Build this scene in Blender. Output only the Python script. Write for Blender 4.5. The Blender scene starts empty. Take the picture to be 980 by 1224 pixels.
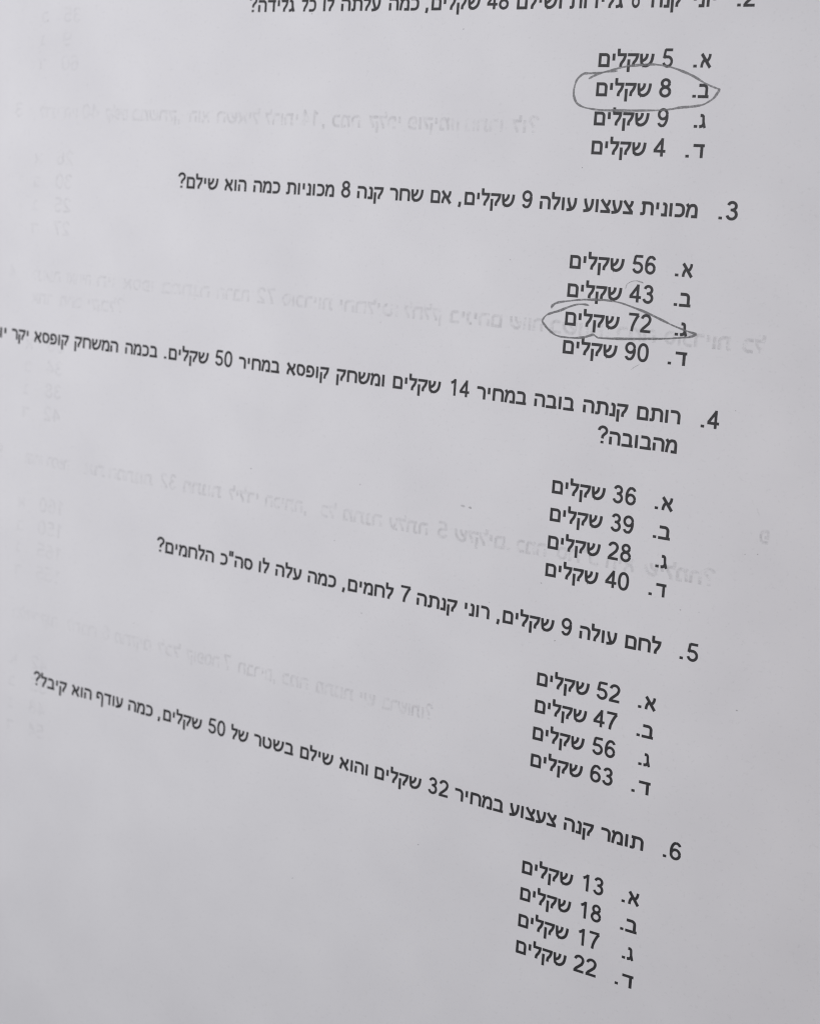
import bpy, math, random
from mathutils import Vector, Matrix
from mathutils.geometry import delaunay_2d_cdt

random.seed(7)
sc = bpy.context.scene
PT = 0.0254 / 72.0            # all page measures below are in points (1/72 inch)

# ------------------------------------------------------------------ camera
RIGHT = Vector((0.87235649, -0.06969248, 0.48387716))
DOWN = Vector((0.10114151, 0.99410093, -0.03916303))
FWD = Vector((-0.47829336, 0.08310419, 0.8742592))
BASE = 5.6                    # the sheet's middle floats this far above the desk
EYE = Vector((194.96581344, 112.3617779, -670.50110105 - BASE))
flip = lambda v: Vector((v.x, -v.y, -v.z))
r_, d_, f_ = flip(RIGHT), flip(DOWN), flip(FWD)
cam_data = bpy.data.cameras.new('camera')
cam = bpy.data.objects.new('camera', cam_data)
sc.collection.objects.link(cam)
m = Matrix.Identity(4)
for i in range(3):
    m[i][0], m[i][1], m[i][2] = r_[i], -d_[i], -f_[i]
    m[i][3] = flip(EYE)[i] * PT
cam.matrix_world = m
cam_data.sensor_fit = 'HORIZONTAL'
cam_data.sensor_width = 36.0
cam_data.lens = 1774.648 * 36.0 / 980.0
cam_data.shift_x = (490 - 474.805) / 980.0
cam_data.shift_y = -(612 - 424.542) / 980.0
cam_data.clip_start = 0.01
cam_data.clip_end = 50
cam_data.dof.use_dof = True
cam_data.dof.focus_distance = 712 * PT
cam_data.dof.aperture_fstop = 30.0
sc.camera = cam
sc.cycles.pixel_filter_type = 'BLACKMAN_HARRIS'
sc.cycles.filter_width = 1.15

# ------------------------------------------------------------------ light
world = bpy.data.worlds.new('World')
sc.world = world
world.use_nodes = True
bg = world.node_tree.nodes['Background']
bg.inputs['Color'].default_value = (0.93, 0.95, 1.0, 1)
bg.inputs['Strength'].default_value = 0.090


def area(name, x, y, h, size, watts, color, tx, ty):
    L = bpy.data.lights.new(name, 'AREA')
    L.shape = 'DISK'
    L.size = size
    L.energy = watts
    L.color = color
    o = bpy.data.objects.new(name, L)
    sc.collection.objects.link(o)
    p = Vector((x * PT, -y * PT, h * PT))
    o.location = p
    o.rotation_euler = (Vector((tx * PT, -ty * PT, 0)) - p).to_track_quat('-Z', 'Y').to_euler()
    return o


area('ceiling_lamp', -520, -60, 1300, 0.16, 1.63, (0.99, 0.98, 1.0), -360, 260)
area('warm_bounce', 420, 300, 260, 0.10, 0.015, (1.0, 0.72, 0.62), 80, 300)

sc.view_settings.view_transform = 'Standard'
sc.view_settings.look = 'None'
sc.view_settings.gamma = 1.0
sc.view_settings.use_curve_mapping = False
sc.view_settings.exposure = 0.0


# ------------------------------------------------------------------ materials
def nodes(name):
    mt = bpy.data.materials.new(name)
    mt.use_nodes = True
    nt = mt.node_tree
    return mt, nt, nt.nodes['Principled BSDF'], nt.nodes['Material Output']


def add(nt, kind, **kw):
    n = nt.nodes.new(kind)
    for k, v in kw.items():
        setattr(n, k, v)
    return n


def noise(nt, vec, scale, detail=4, rough=0.6):
    n = add(nt, 'ShaderNodeTexNoise')
    n.inputs['Scale'].default_value = scale
    n.inputs['Detail'].default_value = detail
    n.inputs['Roughness'].default_value = rough
    nt.links.new(vec, n.inputs['Vector'])
    return n.outputs['Fac']


def ramp(nt, fac, a, ca, b, cb):
    r = add(nt, 'ShaderNodeValToRGB')
    r.color_ramp.elements[0].position = a
    r.color_ramp.elements[1].position = b
    r.color_ramp.elements[0].color = (*ca, 1)
    r.color_ramp.elements[1].color = (*cb, 1)
    nt.links.new(fac, r.inputs['Fac'])
    return r.outputs['Color']


def paper_material():
    mt, nt, b, out = nodes('paper')
    tc = add(nt, 'ShaderNodeTexCoord').outputs['Object']
    # slightly cloudy formation of office paper, tiny fibres in the relief
    cloud = noise(nt, tc, 55, 4, 0.55)
    col = ramp(nt, cloud, 0.3, (0.785, 0.781, 0.812), 0.7, (0.830, 0.827, 0.856))
    fib = noise(nt, tc, 1500, 3, 0.7)
    flake = ramp(nt, fib, 0.28, (0.93, 0.93, 0.93), 0.42, (1, 1, 1))
    mix = add(nt, 'ShaderNodeMix', data_type='RGBA', blend_type='MULTIPLY')
    mix.inputs['Factor'].default_value = 0.9
    nt.links.new(col, mix.inputs['A'])
    nt.links.new(flake, mix.inputs['B'])
    nt.links.new(mix.outputs['Result'], b.inputs['Base Color'])
    b.inputs['Roughness'].default_value = 0.85
    b.inputs['Specular IOR Level'].default_value = 0.25
    w = noise(nt, tc, 900, 4, 0.65)
    w2 = noise(nt, tc, 130, 3, 0.5)
    bp2 = add(nt, 'ShaderNodeBump')
    bp2.inputs['Strength'].default_value = 0.5
    bp2.inputs['Distance'].default_value = 0.00004
    nt.links.new(w2, bp2.inputs['Height'])
    bp = add(nt, 'ShaderNodeBump')
    bp.inputs['Strength'].default_value = 0.5
    bp.inputs['Distance'].default_value = 0.000012
    nt.links.new(w, bp.inputs['Height'])
    nt.links.new(bp2.outputs['Normal'], bp.inputs['Normal'])
    nt.links.new(bp.outputs['Normal'], b.inputs['Normal'])
    return mt


def toner_material():
    mt, nt, b, out = nodes('toner')
    tc = add(nt, 'ShaderNodeTexCoord').outputs['Object']
    n = noise(nt, tc, 2600, 3, 0.7)
    col = ramp(nt, n, 0.35, (0.026, 0.026, 0.030), 0.75, (0.060, 0.059, 0.064))
    nt.links.new(col, b.inputs['Base Color'])
    b.inputs['Roughness'].default_value = 0.6
    b.inputs['Specular IOR Level'].default_value = 0.3
    return mt


def film_material(name, color, lo, hi, a_lo, a_hi, scale, rough, east=0.0):
    # thin deposit on the paper: pigment grains of the given colour with the sheet between them
    mt, nt, b, out = nodes(name)
    tc = add(nt, 'ShaderNodeTexCoord').outputs['Object']
    n = noise(nt, tc, scale, 3, 0.75)
    mr = add(nt, 'ShaderNodeMapRange')
    mr.inputs['From Min'].default_value = lo
    mr.inputs['From Max'].default_value = hi
    mr.inputs['To Min'].default_value = a_lo
    mr.inputs['To Max'].default_value = a_hi
    nt.links.new(n, mr.inputs['Value'])
    fac = mr.outputs['Result']
    if east:
        # the print behind varies in density in random patches
        n2 = noise(nt, tc, 28, 2, 0.5)
        m2 = add(nt, 'ShaderNodeMapRange')
        m2.inputs['From Min'].default_value = 0.3
        m2.inputs['From Max'].default_value = 0.7
        m2.inputs['To Min'].default_value = 1 - east
        m2.inputs['To Max'].default_value = 1 + east
        nt.links.new(n2, m2.inputs['Value'])
        mu = add(nt, 'ShaderNodeMath', operation='MULTIPLY')
        nt.links.new(fac, mu.inputs[0])
        nt.links.new(m2.outputs['Result'], mu.inputs[1])
        # and it grows fainter towards the left
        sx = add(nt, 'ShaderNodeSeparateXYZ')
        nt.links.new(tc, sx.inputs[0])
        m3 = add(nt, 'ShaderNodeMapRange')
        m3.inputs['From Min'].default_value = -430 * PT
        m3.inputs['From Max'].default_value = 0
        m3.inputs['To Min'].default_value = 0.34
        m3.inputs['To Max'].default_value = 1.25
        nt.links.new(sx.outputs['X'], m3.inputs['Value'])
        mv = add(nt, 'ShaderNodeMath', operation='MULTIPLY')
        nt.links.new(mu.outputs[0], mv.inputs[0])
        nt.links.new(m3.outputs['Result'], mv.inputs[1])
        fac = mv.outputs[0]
    nt.links.new(fac, b.inputs['Alpha'])
    b.inputs['Base Color'].default_value = (*color, 1)
    b.inputs['Roughness'].default_value = rough
    b.inputs['Specular IOR Level'].default_value = 0.3
    return mt


def desk_material():
    mt, nt, b, out = nodes('desk_laminate')
    tc = add(nt, 'ShaderNodeTexCoord').outputs['Object']
    n = noise(nt, tc, 40, 5, 0.6)
    nt.links.new(ramp(nt, n, 0.3, (0.42, 0.36, 0.30), 0.7, (0.50, 0.43, 0.36)), b.inputs['Base Color'])
    b.inputs['Roughness'].default_value = 0.45
    return mt


PAPER = paper_material()
TONER = toner_material()
GRAPHITE = film_material('graphite', (0.16, 0.16, 0.172), 0.36, 0.62, 0.36, 0.98, 2400, 0.45)
GRAPHITE_LIGHT = film_material('graphite_light', (0.17, 0.17, 0.18), 0.38, 0.62, 0.10, 0.60, 3600, 0.5)
SHOW = film_material('show_through', (0.28, 0.28, 0.30), 0.34, 0.68, 0.000, 0.064, 620, 0.85, 0.45)
SMUDGE = film_material('smudge', (0.2, 0.2, 0.21), 0.35, 0.65, 0.12, 0.42, 1500, 0.8)
DESK = desk_material()


# ------------------------------------------------------------------ object helpers
def link(name, me, mt, parent=None):
    o = bpy.data.objects.new(name, me)
    sc.collection.objects.link(o)
    if mt:
        me.materials.append(mt)
    o.parent = parent
    return o


# the sheet lies almost flat, a little air under it, its margins sinking to the desk
XL, XR, YT, YB = -505.0, 90.3, -172.0, 669.9


def sheet_z(x, y):
    z = BASE
    if x > -20:
        z -= 0.00042 * (x + 20) ** 2  # right margin curled down, shaped so that it shades darker
    if x < XL + 110:
        z -= 0.00025 * (XL + 110 - x) ** 2
    if y > 500:
        z -= 0.00012 * (y - 500) ** 2
    if y < YT + 110:
        z -= 0.00025 * (YT + 110 - y) ** 2
    z += 0.10 * math.sin(x / 47.0 + 0.6 * math.sin(y / 90.0)) * math.cos(y / 61.0 + 0.4)
    z += 0.16 * math.sin(x / 120.0 + y / 150.0 + 1.0)
    return max(z, 0.32)


def P3(x, y, lift=0.0):
    return (x * PT, -y * PT, (sheet_z(x, y) + lift) * PT)


# ------------------------------------------------------------------ lettering
# every character is drawn as pen strokes in thousandths of an em, then the strokes are merged
def rnd(pts, closed=False):
    """points (x, y[, r]) -> polyline with corner r rounded"""
    out = []
    n = len(pts)
    for i, p in enumerate(pts):
        r = p[2] if len(p) > 2 else 0
        if r == 0 or (not closed and i in (0, n - 1)):
            out.append(Vector(p[:2]))
            continue
        a, b, c = Vector(pts[i - 1][:2]), Vector(p[:2]), Vector(pts[(i + 1) % n][:2])
        ra = min(r, (a - b).length * .98)
        rc = min(r, (c - b).length * .98)
        s, e = b + (a - b).normalized() * ra, b + (c - b).normalized() * rc
        for k in range(8):
            t = k / 7
            k1, k2, k3, k4 = (1 - t) ** 3, 3 * t * (1 - t) ** 2, 3 * t * t * (1 - t), t ** 3
            q1, q2 = s + (b - s) * .56, e + (b - e) * .56
            out.append(s * k1 + q1 * k2 + q2 * k3 + e * k4)
    return out


def arc(cx, cy, rx, ry, a0, a1, n=16):
    return [(cx + rx * math.cos(math.radians(a0 + (a1 - a0) * k / n)), cy + ry * math.sin(math.radians(a0 + (a1 - a0) * k / n))) for k in range(n + 1)]


def strip(pts, w, closed=False):
    pts = [Vector(p[:2]) for p in pts]
    q = [pts[0]]
    for p in pts[1:]:
        if (p - q[-1]).length > 2:
            q.append(p)
    pts = q
    if closed and (pts[0] - pts[-1]).length < 2:
        pts.pop()
    n = len(pts)
    L, R = [], []
    for i in range(n):
        if closed or 0 < i < n - 1:
            d0 = (pts[i] - pts[i - 1]).normalized()
            d1 = (pts[(i + 1) % n] - pts[i]).normalized()
        elif i == 0:
            d0 = d1 = (pts[1] - pts[0]).normalized()
        else:
            d0 = d1 = (pts[-1] - pts[-2]).normalized()
        n0, n1 = Vector((-d0.y, d0.x)), Vector((-d1.y, d1.x))
        m_ = (n0 + n1)
        m_ = m_.normalized() if m_.length > 1e-6 else n0
        k = min(1 / max(m_.dot(n0), .3), 1.7)
        L.append(pts[i] + m_ * w / 2 * k)
        R.append(pts[i] - m_ * w / 2 * k)
    quads = []
    for i in range(n if closed else n - 1):
        j = (i + 1) % n
        quads.append([L[i], R[i], R[j], L[j]])
    return quads


T = 98      # upright stroke
B = 92      # level stroke
h = 523 - B / 2
b0 = B / 2


def O(*pts, w=T):
    return ('o', pts, w)


def C(*pts, w=T):
    return ('c', pts, w)


def A(pts, w=T):
    return ('o', [tuple(p) for p in pts], w)


GLYPH = {
 'א': (566, [O((72, 523), (500, 0), w=112), O((462, 523), (455, 370, 90), (330, 235)), O((98, 0), (104, 150, 90), (225, 318))]),
 'ב': (540, [O((62, h), (410, h, 130), (410, b0)), O((30, b0), (515, b0), w=B)]),
 'ג': (379, [O((62, h), (215, h, 70), (235, 230), (315, 0)), O((255, 190), (190, 70, 60), (35, 48))]),
 'ד': (528, [O((25, h), (500, h), w=B), O((385, h), (385, 0))]),
 'ה': (555, [O((48, h), (470, h, 150), (470, 0)), O((98, 0), (98, 320))]),
 'ן': (257, [O((128, -190), (128, 523))]),
 'ו': (257, [O((128, 0), (128, 523))]),
 'ח': (602, [O((58, h), (518, h, 150), (518, 0)), O((110, 0), (110, h))]),
 'ט': (599, [O((105, 523), (105, b0, 150), (495, b0, 170), (495, h, 170), (330, h))]),
 'י': (270, [O((135, 523), (135, 245))]),
 'כ': (481, [O((48, h), (400, h, 170), (400, b0, 170), (45, b0), w=95)]),
 'ל': (421, [O((72, 715), (72, h), w=98), O((24, h), (352, h), (348, 330, 140), (185, 130, 60), (180, 0), w=96)]),
 'ם': (555, [C((98, b0), (98, h), (462, h, 120), (462, b0), w=96)]),
 'מ': (532, [O((48, 523), (150, 385)), O((72, 0), (95, 215, 60), (175, 478, 120), (330, 478, 0), (450, h, 170), (450, b0), (255, b0), w=96)]),
 'נ': (306, [O((85, h), (222, h, 80), (222, b0), (30, b0), w=96)]),
 'ס': (545, [C((95, b0, 190), (95, h, 60), (455, h, 190), (455, b0, 200), w=96)]),
 'ע': (505, [O((425, 523), (415, 220, 150), (290, 60, 90), (30, 25), w=98), O((95, 523), (120, 360), (225, 90), w=98)]),
 'פ': (508, [O((32, b0), (425, b0, 180), (425, h, 180), (90, h, 60), (90, 245), (245, 245), w=94)]),
 'ף': (531, [O((440, -190), (440, h, 180), (95, h, 60), (95, 235), (255, 235), w=95)]),
 'צ': (495, [O((62, 523), (430, 60), w=104), O((415, 523), (405, 380, 90), (285, 265), w=96), O((32, b0), (468, b0), w=B)]),
 'ק': (530, [O((35, h), (455, h), (448, 330, 140), (300, 160, 40), (292, 15), w=96), O((95, -200), (95, 300))]),
 'ר': (475, [O((28, h), (390, h, 150), (390, 0), w=97)]),
 'ש': (646, [O((80, 523), (110, 150, 120), (150, b0, 150), (460, b0, 190), (560, 330, 90), (572, 523), w=97), O((330, 523), (318, 330, 120), (110, 225), w=93)]),
 'ת': (615, [O((70, h), (530, h, 150), (530, 0)), O((180, h), (180, b0, 60), (25, b0), w=96)]),
 '?': (517, [A(arc(258, 520, 170, 150, 180, -30) + [(330, 380), (262, 300), (252, 200)], 92), O((250, 0), (250, 105), w=105)]),
 '״': (352, [O((110, 716), (100, 460), w=88), O((245, 716), (235, 460), w=88)]),
 '.': (278, [O((139, 0), (139, 112), w=112)]),
 ',': (278, [O((142, 108), (142, 0, 40), (105, -120), w=95)]),
 '0': (556, [C(*[(277 + 188 * math.copysign(abs(math.cos(t)) ** .9, math.cos(t)), 352 + 320 * math.copysign(abs(math.sin(t)) ** .86, math.sin(t))) for t in [k * math.tau / 36 for k in range(36)]], w=92)]),
 '1': (554, [O((318, 0), (318, 716), w=92), O((300, 660), (225, 585, 60), (112, 535), w=88)]),
 '2': (556, [A(arc(268, 510, 180, 165, 172, -28) + [(395, 360), (290, 262), (150, 140), (92, 50)], 92), O((40, 44), (500, 44), w=88)]),
 '3': (555, [A(arc(262, 530, 152, 145, 168, -90, 18), 88), A(arc(262, 212, 178, 172, 90, -166, 22), 90), O((205, 384), (275, 384), w=80)]),
 '4': (556, [O((372, 0), (372, 716), w=90), O((375, 665), (62, 222), w=88), O((25, 208), (525, 208), w=86)]),
 '5': (555, [O((480, 672), (142, 672), w=86), O((150, 690), (92, 345), w=86), A([(92, 352), (150, 420)] + arc(268, 222, 190, 182, 105, -166, 22), 90)]),
 '6': (555, [A(arc(283, 225, 182, 182, 0, 360, 28), 90), A([(455, 560)] + arc(300, 520, 160, 155, 20, 100, 8) + arc(300, 330, 202, 348, 95, 190, 14), 90)]),
 '7': (556, [O((45, 674), (500, 674), w=86), A([(480, 655), (390, 530), (300, 350), (235, 170), (215, 0)], 92)]),
 '8': (556, [A(arc(277, 537, 148, 138, 0, 360, 26), 88), A(arc(277, 208, 182, 168, 0, 360, 28), 90)]),
 '9': (556, [A(arc(272, 490, 182, 182, 0, 360, 28), 90), A([(100, 155)] + arc(255, 195, 160, 155, 200, 280, 8) + arc(255, 386, 202, 348, -85, 10, 14), 90)]),
}
_cache = {}
INK_SPREAD = 27      # toner spreads a little past the drawn edge


def glyph(ch, spread=INK_SPREAD):
    if (ch, spread) in _cache:
        return _cache[ch, spread]
    adv, strokes = GLYPH[ch]
    vs, fs = [], []
    for kind, pts, w in strokes:
        closed = kind == 'c'
        for q in strip(rnd(pts, closed), w + spread, closed):
            ar = sum(q[i].x * q[(i + 1) % 4].y - q[(i + 1) % 4].x * q[i].y for i in range(4))
            if ar < 0:
                q = q[::-1]
            fs.append(list(range(len(vs), len(vs) + 4)))
            vs += q
    v, e, f, _, _, of = delaunay_2d_cdt(vs, [], fs, 0, 0.4)

    def inside(p):
        for q in fs:
            k = [vs[i] for i in q]
            for tri in ((k[0], k[1], k[2]), (k[0], k[2], k[3])):
                s_ = [(tri[(i + 1) % 3] - tri[i]).cross(p - tri[i]) for i in range(3)]
                if min(s_) >= 0 or max(s_) <= 0:
                    return True
        return False
    tris = [t for t in f if inside((v[t[0]] + v[t[1]] + v[t[2]]) / 3)]
    lo, hi = min(p.x for p in v), max(p.x for p in v)
    _cache[ch, spread] = (adv, [(p.x, p.y) for p in v], tris, lo, hi)
    return _cache[ch, spread]


EM = 12.0


class Ink:
    def __init__(self):
        self.v, self.f = [], []

    def word(self, text, x0, x1, y, lift, mirror=False, spread=INK_SPREAD):
        """text in reading order, ink running from x0 to x1 on the page; Hebrew runs leftwards, digits rightwards"""
        order = list(text)
        if text.isdigit() or text in ('.', ','):
            seq = order
        else:
            seq = order[::-1]
        g = [glyph(c, spread) for c in seq]
        total = sum(a[0] for a in g) - g[0][3] - (g[-1][0] - g[-1][4])
        s = (x1 - x0) / total
        if text in ('.', ','):
            s, x0 = EM / 1000, (x0 + x1) / 2 - EM / 1000 * (g[0][4] - g[0][3]) / 2
        cur = -g[0][3]
        for adv, vs, tr, lo, hi in g:
            base = len(self.v)
            for px, py in vs:
                xx = (cur + px) * s
                X = (x1 - xx) if mirror else (x0 + xx)
                self.v.append(P3(X, y - py * EM / 1000, lift))
            for t in tr:
                self.f.append([base + k for k in (t[::-1] if mirror else t)])
            cur += adv

    def build(self, name, mt, parent):
        me = bpy.data.meshes.new(name)
        me.from_pydata(self.v, [], self.f)
        me.update()
        return link(name, me, mt, parent)

# measured layout of the print, in points on the page
LINES = {
    0: [('גלידה?', -277.9, -248.4), ('כל', -244.3, -235.1), ('לו', -230.7, -223.9), ('עלתה', -219.7, -195.9), ('כמה', -191.0, -173.4), (',', -169.6, -168.3), ('שקלים', -166.3, -138.9), ('48', -135.3, -123.4), ('ושילם', -119.0, -95.2), ('גלידות', -91.1, -63.8), ('6', -59.7, -55.7), ('קנה', -50.0, -35.1), ('יוני', -29.6, -19.1), ('.', -8.8, -7.6), ('2', -6.3, -0.9)],
    2: [('א', -24.0, -18.6), ('5', -42.2, -37.1), ('שקלים', -74.0, -46.3)],
    3: [('ב', -23.8, -18.7), ('8', -42.6, -36.7), ('שקלים', -74.0, -46.4)],
    4: [('ג', -22.0, -18.7), ('9', -42.3, -37.0), ('שקלים', -73.9, -46.3)],
    5: [('ד', -23.8, -18.4), ('4', -43.0, -37.1), ('שקלים', -74.0, -46.6)],
    7: [('שילם?', -319.2, -291.4), ('הוא', -287.3, -272.6), ('כמה', -268.0, -250.6), ('מכוניות', -246.7, -216.5), ('8', -212.2, -206.5), ('קנה', -202.4, -186.6), ('שחר', -182.9, -163.2), ('אם', -158.9, -147.0), (',', -143.1, -141.7), ('שקלים', -139.7, -112.1), ('9', -108.2, -102.7), ('עולה', -98.6, -79.2), ('צעצוע', -75.8, -50.4), ('מכונית', -46.9, -19.1), ('.', -8.7, -7.8), ('3', -5.8, -0.2)],
    9: [('א', -24.2, -18.8), ('56', -48.5, -37.0), ('שקלים', -80.4, -52.6)],
    10: [('ב', -24.2, -18.7), ('43', -48.9, -36.9), ('שקלים', -80.5, -52.6)],
    11: [('ג', -22.6, -19.0), ('72', -48.2, -36.9), ('שקלים', -80.5, -52.7)],
    12: [('ד', -23.8, -18.2), ('90', -48.8, -36.9), ('שקלים', -80.5, -52.6)],
    14: [('יותר', -462.7, -442.1), ('יקר', -437.5, -424.0), ('קופסא', -419.4, -392.3), ('המשחק', -387.8, -355.1), ('בכמה', -349.9, -326.7), ('.', -321.8, -320.2), ('שקלים', -318.6, -290.9), ('50', -286.4, -274.9), ('במחיר', -270.5, -243.7), ('קופסא', -239.2, -212.3), ('ומשחק', -207.5, -178.3), ('שקלים', -173.2, -145.3), ('14', -139.8, -129.1), ('במחיר', -124.8, -97.6), ('בובה', -93.3, -72.3), ('קנתה', -67.6, -44.7), ('רותם', -40.1, -18.8), ('.', -8.6, -7.5), ('4', -6.0, -0.3)],
    15: [('מהבובה?', -59.1, -19.2)],
    17: [('א', -24.4, -18.6), ('36', -48.8, -37.1), ('שקלים', -80.3, -52.6)],
    18: [('ב', -24.7, -18.9), ('39', -48.7, -37.1), ('שקלים', -80.3, -52.9)],
    19: [('ג', -22.4, -18.9), ('28', -49.0, -37.2), ('שקלים', -80.3, -52.8)],
    20: [('ד', -23.6, -18.6), ('40', -49.2, -37.1), ('שקלים', -80.4, -52.8)],
    22: [('הלחמים?', -319.3, -279.0), ('סה״כ', -274.6, -252.9), ('לו', -248.8, -241.9), ('עלה', -237.8, -221.0), ('כמה', -216.9, -199.1), (',', -195.0, -193.8), ('לחמים', -191.7, -164.1), ('7', -159.9, -153.9), ('קנתה', -150.3, -126.9), ('רוני', -122.7, -108.7), (',', -104.6, -103.1), ('שקלים', -101.3, -73.5), ('9', -69.7, -64.2), ('עולה', -60.1, -40.8), ('לחם', -36.5, -18.6), ('.', -9.1, -7.9), ('5', -5.9, -0.5)],
    24: [('א', -24.3, -18.6), ('52', -48.8, -36.9), ('שקלים', -80.3, -52.6)],
    25: [('ב', -24.5, -18.8), ('47', -49.4, -37.1), ('שקלים', -80.3, -52.8)],
    26: [('ג', -22.5, -19.0), ('56', -48.7, -36.9), ('שקלים', -80.3, -52.9)],
    27: [('ד', -23.8, -18.0), ('63', -48.7, -37.0), ('שקלים', -80.3, -52.6)],
    29: [('קיבל?', -406.2, -379.9), ('הוא', -376.1, -360.7), ('עודף', -357.2, -337.3), ('כמה', -333.2, -315.3), (',', -311.4, -310.1), ('שקלים', -307.7, -280.4), ('50', -275.9, -264.3), ('של', -260.3, -248.6), ('בשטר', -244.8, -218.8), ('שילם', -214.4, -193.4), ('והוא', -189.6, -171.9), ('שקלים', -167.7, -139.9), ('32', -135.8, -124.2), ('במחיר', -120.4, -93.0), ('צעצוע', -89.6, -64.1), ('קנה', -60.1, -44.5), ('תומר', -40.7, -18.9), ('.', -8.8, -7.6), ('6', -5.9, -0.3)],
    31: [('א', -24.3, -18.5), ('13', -48.0, -37.0), ('שקלים', -80.3, -53.0)],
    32: [('ב', -24.4, -18.6), ('18', -48.0, -37.0), ('שקלים', -80.2, -52.9)],
    33: [('ג', -22.4, -19.0), ('17', -47.9, -36.8), ('שקלים', -80.1, -53.0)],
    34: [('ד', -23.9, -18.2), ('22', -49.1, -37.2), ('שקלים', -80.2, -53.0)],
}
GHOSTS = [
    (4.35, [('3', -443.5, -436.8), ('לדני', -423.7, -408.8), ('היו', -404.3, -394.7), ('40', -391.0, -378.4), ('קלפים', -373.5, -357.6), ('במשחק,', -353.9, -320.1), ('הוא', -313.7, -300.0), ('השאיל', -294.9, -266.6), ('לרותי', -262.8, -242.3), ('14', -239.2, -229.7), (',', -226.6, -225.0), ('כמה', -220.4, -203.5), ('קלפי', -197.9, -179.6), ('פוקימון', -175.1, -145.9), ('נותרו', -142.2, -121.8), ('לו?', -116.4, -102.5)]),
    (11.33, [('4', -442.0, -436.6), ('לנועה', -423.3, -401.1), ('ואחיה', -395.9, -378.1), ('היו', -373.1, -360.1), ('אספו', -353.9, -332.1), ('במתנה', -326.2, -293.0), ('הרבה', -287.8, -266.5), ('72', -261.0, -249.5), ('סוכריות', -244.7, -212.9), ('והחליטו', -208.2, -173.3), ('לחלק', -169.4, -148.0), ('ביניהם', -143.2, -114.2), ('שווה', -109.7, -92.1), ('בשווה.', -88.1, -57.7), ('כמה', -53.4, -34.2), ('סוכריות', -29.7, 2.0), ('כל', 7.5, 17.5)]),
    (12.33, [('אחד', -422.4, -406.6), ('מהם', -400.2, -384.2), ('יקבל?', -379.1, -352.3)]),
    (19.33, [('5', -445.8, -440.4), ('המורה', -421.4, -408.1), ('רכשה', -404.2, -387.3), ('את', -375.7, -359.9), ('המתנות', -356.8, -324.9), ('32', -318.9, -308.2), ('מתנות', -302.9, -276.9), ('לילדי', -271.8, -252.2), ('הכיתה,', -247.2, -220.7), ('כל', -211.7, -202.2), ('מתנה', -197.5, -174.0), ('עלתה', -169.5, -146.8), ('5', -141.0, -135.7), ('שקלים.', -131.4, -100.4), ('כמה', -96.8, -80.9), ('סה״כ', -75.1, -53.7), ('היא', -49.4, -35.3), ('שילמה?', -30.3, 4.0)]),
    (26.25, [('תלמיד', -425.4, -405.2), ('קנה', -402.5, -390.0), ('לחברו', -382.2, -359.7), ('6', -355.3, -350.2), ('מחקים', -345.9, -319.4), ('לכל', -314.6, -298.4), ('קופסה', -294.3, -271.1), ('7', -268.2, -263.6), ('חברים,', -258.0, -233.4), ('כמה', -229.1, -212.3), ('מתנות', -207.0, -183.9), ('יש', -179.7, -170.5), ('ברשותו?', -165.9, -136.6)]),
    (17.60, [('פ', 23.1, 27.0)]),
]
GHOST_ANSWERS = [(-0.67, 'א', '12'), (0.33, 'ב', '35'), (1.33, 'ג', '9'), (2.33, 'ד', '60'), (6.33, 'א', '26'), (7.33, 'ב', '30'), (8.33, 'ג', '25'), (9.33, 'ד', '27'), (14.33, 'א', '36'), (15.33, 'ב', '34'), (16.33, 'ג', '38'), (17.33, 'ד', '42'), (21.33, 'א', '160'), (22.33, 'ב', '150'), (23.33, 'ג', '165'), (24.33, 'ד', '155'), (28.33, 'א', '42'), (29.33, 'ב', '35'), (30.33, 'ג', '48'), (31.33, 'ד', '54')]
CIRCLE_TOP = [(-78.33, 33.44), (-75.42, 31.79), (-69.94, 29.88), (-63.63, 28.22), (-57.76, 27.06), (-51.05, 26.53), (-46.03, 26.33), (-40.98, 26.93), (-35.91, 28.06), (-29.98, 30.13), (-25.73, 32.03), (-20.62, 34.85), (-15.61, 36.8), (-13.94, 37.47), (-14.74, 39.27), (-16.01, 41.23), (-18.27, 43.06), (-21.36, 44.6), (-26.16, 45.48), (-31.85, 46.07), (-35.9, 46.87), (-40.83, 47.45), (-50.02, 47.81), (-58.49, 48.0), (-69.67, 48.08), (-75.8, 47.57), (-80.26, 46.69), (-83.5, 44.88), (-85.06, 42.06), (-85.45, 39.63), (-85.11, 36.37), (-84.03, 33.51), (-81.16, 31.04), (-78.12, 30.77), (-72.93, 30.39), (-67.79, 29.86), (-63.95, 29.5)]
CIRCLE_LOW = [(-68.68, 141.44), (-71.36, 141.09), (-75.3, 141.59), (-79.6, 143.28), (-83.91, 145.32), (-88.28, 146.87), (-90.86, 148.44), (-92.3, 150.83), (-91.43, 152.43), (-88.97, 154.72), (-85.62, 156.92), (-81.94, 157.82), (-74.8, 157.72), (-69.56, 156.8), (-65.73, 155.28), (-63.92, 155.93), (-61.68, 156.54), (-51.32, 155.87), (-41.14, 154.89), (-30.27, 153.85), (-22.06, 152.58), (-17.99, 151.95), (-14.85, 150.37), (-16.54, 149.81), (-19.89, 149.09), (-26.7, 147.08), (-31.88, 145.13), (-38.83, 142.61), (-46.67, 140.37), (-52.81, 138.86), (-58.04, 138.32), (-61.52, 138.2), (-67.61, 138.55), (-72.86, 138.98), (-78.98, 140.08), (-85.14, 141.42), (-87.69, 143.14), (-88.02, 144.59)]
LIGHT_ARC = [(-50.98, 132.2), (-50.57, 129.97), (-48.57, 128.43), (-46.07, 127.75), (-43.48, 128.2), (-42.17, 128.66)]
HAIR_LINE = [(-45.09, 170.2), (-43.35, 168.63), (-40.93, 167.07)]
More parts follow.
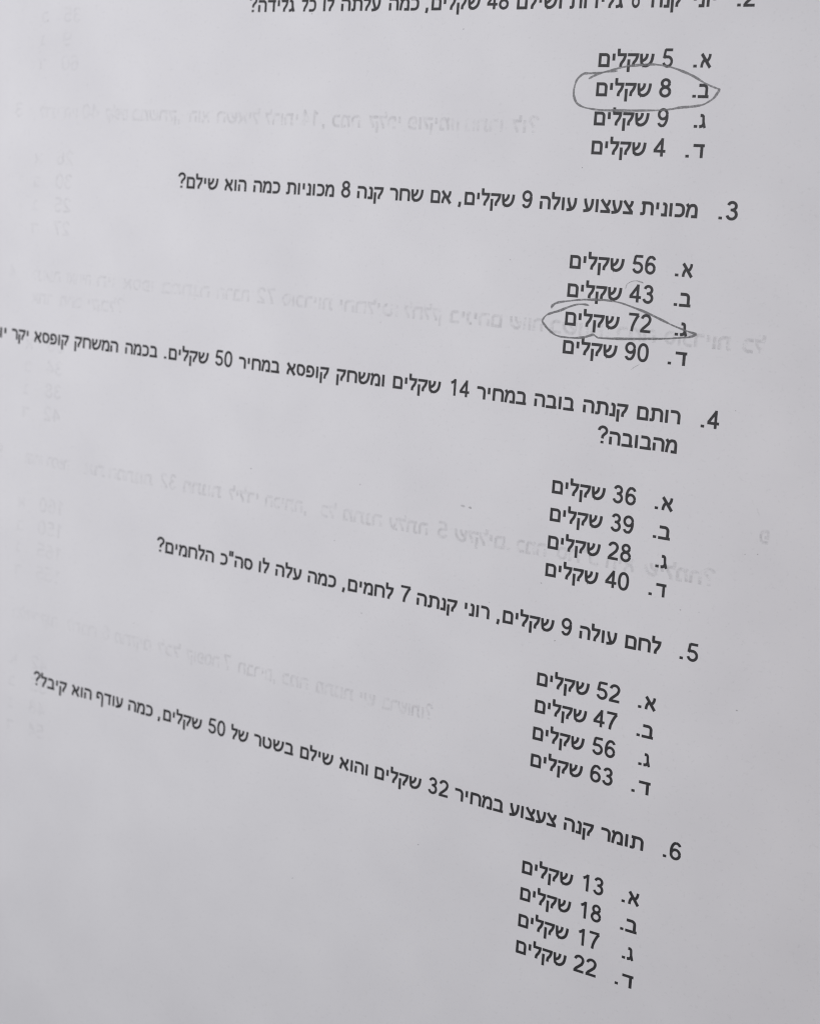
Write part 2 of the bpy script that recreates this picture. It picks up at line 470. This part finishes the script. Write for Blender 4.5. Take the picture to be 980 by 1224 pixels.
SIDE_TICK = [(20.59, 226.81), (21.2, 228.66), (22.3, 230.43)]
SPECKS = [(-237.62, 1.26), (-147.24, 9.49), (-128.08, 248.57), (-123.82, 248.56), (-188.55, 246.15), (-201.85, 278.29), (-182.49, 314.17), (-82.06, 280.11), (-72.58, 307.36), (6.83, 183.61), (-2.02, 279.82), (-10.91, 280.29), (-302.65, 157.71), (-420.9, 3.52), (17.06, 249.15), (22.81, 248.18), (-77.91, 75.71), (-332.59, 348.33), (-57.75, 19.97), (-112.06, 122.37), (-374.87, 21.83), (-139.08, 429.05), (19.76, 322.39), (-213.94, 468.02), (-258.08, 247.38), (-76.44, 47.74), (-183.01, 159.95), (-109.21, 294.8)]

PITCH = 13.8

# ------------------------------------------------------------------ desk
def build_desk():
    import bmesh
    bm = bmesh.new()
    bmesh.ops.create_cube(bm, size=1)
    bmesh.ops.scale(bm, vec=(1.2, 0.8, 0.025), verts=bm.verts)
    bmesh.ops.translate(bm, vec=(-0.08, -0.09, -0.0125), verts=bm.verts)
    bmesh.ops.bevel(bm, geom=list(bm.edges), offset=0.003, segments=2, affect='EDGES')
    me = bpy.data.meshes.new('desk_top')
    bm.to_mesh(me)
    bm.free()
    o = link('desk_top', me, DESK)
    o['kind'] = 'structure'
    o['label'] = 'plain desk top lying under the printed worksheet'
    return o


build_desk()

# ------------------------------------------------------------------ worksheet
sheet_root = bpy.data.objects.new('worksheet', None)
sheet_root.empty_display_size = 0.05
sc.collection.objects.link(sheet_root)
sheet_root['label'] = 'white printed Hebrew arithmetic worksheet with two answers circled in pencil'
sheet_root['category'] = 'worksheet'


def build_sheet():
    nx, ny = 240, 340
    th = 0.28
    v, f = [], []
    for lay in (0.0, -th):
        for j in range(ny + 1):
            for i in range(nx + 1):
                v.append(P3(XL + (XR - XL) * i / nx, YT + (YB - YT) * j / ny, lay))
    n = (nx + 1) * (ny + 1)
    ix = lambda i, j: j * (nx + 1) + i
    for j in range(ny):
        for i in range(nx):
            a, b, c, d = ix(i, j), ix(i + 1, j), ix(i + 1, j + 1), ix(i, j + 1)
            f.append((a, d, c, b))
            f.append((a + n, b + n, c + n, d + n))
    for i in range(nx):
        a, b = ix(i, 0), ix(i + 1, 0)
        f.append((a, b, b + n, a + n))
        a, b = ix(i, ny), ix(i + 1, ny)
        f.append((b, a, a + n, b + n))
    for j in range(ny):
        a, b = ix(0, j), ix(0, j + 1)
        f.append((b, a, a + n, b + n))
        a, b = ix(nx, j), ix(nx, j + 1)
        f.append((a, b, b + n, a + n))
    me = bpy.data.meshes.new('paper_sheet')
    me.from_pydata(v, [], f)
    me.update()
    me.polygons.foreach_set('use_smooth', [k < 2 * nx * ny for k in range(len(f))])
    o = link('paper_sheet', me, PAPER, sheet_root)
    return o


build_sheet()

LIFT_GHOST, LIFT_TONER, LIFT_PENCIL = 0.035, 0.060, 0.095
QUESTION_ROWS = {0: 'top question', 7: 'second question', 14: 'third question', 15: 'wrapped last word of the third question',
                 22: 'fourth question', 29: 'fifth question'}

for row, words in sorted(LINES.items()):
    y = row * PITCH
    if row in QUESTION_ROWS:
        body, num = Ink(), Ink()
        right = words[-2:] if row != 15 else []
        for t, a, b in (words[:-2] if right else words):
            body.word(t, a, b, y, LIFT_TONER)
        o = body.build('question_line', TONER, sheet_root)
        o['label'] = 'printed line of the ' + QUESTION_ROWS[row] if row != 15 else QUESTION_ROWS[row]
        if right:
            for t, a, b in right:
                num.word(t, a, b, y, LIFT_TONER)
            num.build('question_number', TONER, o)
    else:
        body, let = Ink(), Ink()
        (lt, la, lb), (nt_, na, nb), (wt, wa, wb) = words
        body.word(nt_, na, nb, y, LIFT_TONER)
        body.word(wt, wa, wb, y, LIFT_TONER)
        o = body.build('answer_line', TONER, sheet_root)
        above = max(r for r in QUESTION_ROWS if r < row and r != 15)
        o['label'] = 'printed answer with the number %s under the %s' % (nt_, QUESTION_ROWS[above])
        let.word(lt, la, lb, y, LIFT_TONER)
        gap = {'ב': 1.1, 'ד': 2.0, 'ג': 1.0}.get(lt, 1.7)
        let.word('.', la - gap - 1.3, la - gap, y, LIFT_TONER)
        let.build('answer_letter', TONER, o)

HALOS = (78, 36, -8)          # light spreads inside the sheet, so the show-through has soft edges
# print on the back of the sheet, showing through mirrored
for row, words in GHOSTS:
    ink = Ink()
    for t, a, b in words:
        for k, sp in enumerate(HALOS):
            e = sp * .006
            ink.word(t, a - e, b + e, row * PITCH, LIFT_GHOST + k * .006, True, sp)
    ink.build('show_through_line', SHOW, sheet_root)
for row, a, b in GHOST_ANSWERS:
    ink = Ink()
    for k, sp in enumerate(HALOS):
        e = sp * .006
        gw = glyph(a, sp)
        ink.word(a, -426.0 - e, -426.0 - e + (gw[4] - gw[3]) * .012, row * PITCH, LIFT_GHOST + k * .006, True, sp)
        ink.word(b, -408.5 - e, -408.5 + 6.2 * len(b) + e, row * PITCH, LIFT_GHOST + k * .006, True, sp)
    ink.build('show_through_line', SHOW, sheet_root)


# ------------------------------------------------------------------ pencil
def smooth(pts, n=6):
    P = [Vector(p) for p in pts]
    out = []
    for i in range(len(P) - 1):
        p0, p1, p2, p3 = P[max(i - 1, 0)], P[i], P[i + 1], P[min(i + 2, len(P) - 1)]
        for k in range(n):
            t = k / n
            out.append(.5 * ((2 * p1) + (p2 - p0) * t + (2 * p0 - 5 * p1 + 4 * p2 - p3) * t * t + (3 * p1 - p0 - 3 * p2 + p3) * t ** 3))
    out.append(P[-1])
    return out


def pencil(name, pts, width, mt, lift, seed):
    rg = random.Random(seed)
    c = smooth(pts)
    n = len(c)
    v, f = [], []
    ph = rg.random() * 9
    for i, p in enumerate(c):
        d = (c[min(i + 1, n - 1)] - c[max(i - 1, 0)]).normalized()
        nn = Vector((-d.y, d.x))
        taper = min(1, .35 + i / 5, .35 + (n - 1 - i) / 5)
        w = width * taper * (1 + .22 * math.sin(i * .23 + ph) + .12 * math.sin(i * .71 + 2 * ph)) * (1 + rg.uniform(-.07, .07))
        jl, jr = rg.uniform(-.04, .04), rg.uniform(-.04, .04)
        for k, off in enumerate((-.5, 0, .5)):
            q = p + nn * (w * off + (jl if k == 0 else jr if k == 2 else 0))
            v.append(P3(q.x, q.y, lift + i * 0.00006))
    for i in range(n - 1):
        for k in range(2):
            a = i * 3 + k
            f.append((a, a + 3, a + 4, a + 1))
    me = bpy.data.meshes.new(name)
    me.from_pydata(v, [], f)
    me.update()
    # faces upward
    if me.polygons[0].normal.z < 0:
        me.flip_normals()
    return link(name, me, mt, sheet_root)


o = pencil('pencil_circle', CIRCLE_TOP, 1.0, GRAPHITE, LIFT_PENCIL, 1)
o['label'] = 'grey pencil loop around the answer 8 near the top'
o = pencil('pencil_circle', CIRCLE_LOW, 1.0, GRAPHITE, LIFT_PENCIL, 2)
o['label'] = 'pointed grey pencil loop around the answer 72'
o = pencil('pencil_stroke', LIGHT_ARC, 0.5, GRAPHITE_LIGHT, LIFT_PENCIL, 3)
o['label'] = 'faint short pencil arc over the number 43'
o = pencil('pencil_stroke', HAIR_LINE, 0.3, GRAPHITE_LIGHT, LIFT_PENCIL, 4)
o['label'] = 'thin faint hairline under the number 90'
o = pencil('pencil_stroke', SIDE_TICK, 0.6, SHOW, LIFT_PENCIL, 5)
o['label'] = 'faint smudged tick in the right margin'

rg = random.Random(11)
for i, (x, y) in enumerate(SPECKS):
    n = 7
    r = rg.uniform(.22, .42) if i not in (2, 3) else .95
    v = [P3(x, y, LIFT_TONER)]
    for k in range(n):
        a = k * math.tau / n
        rr = r * rg.uniform(.6, 1.2)
        v.append(P3(x + rr * 1.3 * math.cos(a), y - rr * .8 * math.sin(a), LIFT_TONER))
    me = bpy.data.meshes.new('toner_speck')
    me.from_pydata(v, [], [(0, 1 + k, 1 + (k + 1) % n) for k in range(n)])
    me.update()
    link('toner_speck', me, SMUDGE if i in (2, 3) else GRAPHITE_LIGHT if i > 1 else GRAPHITE, sheet_root)
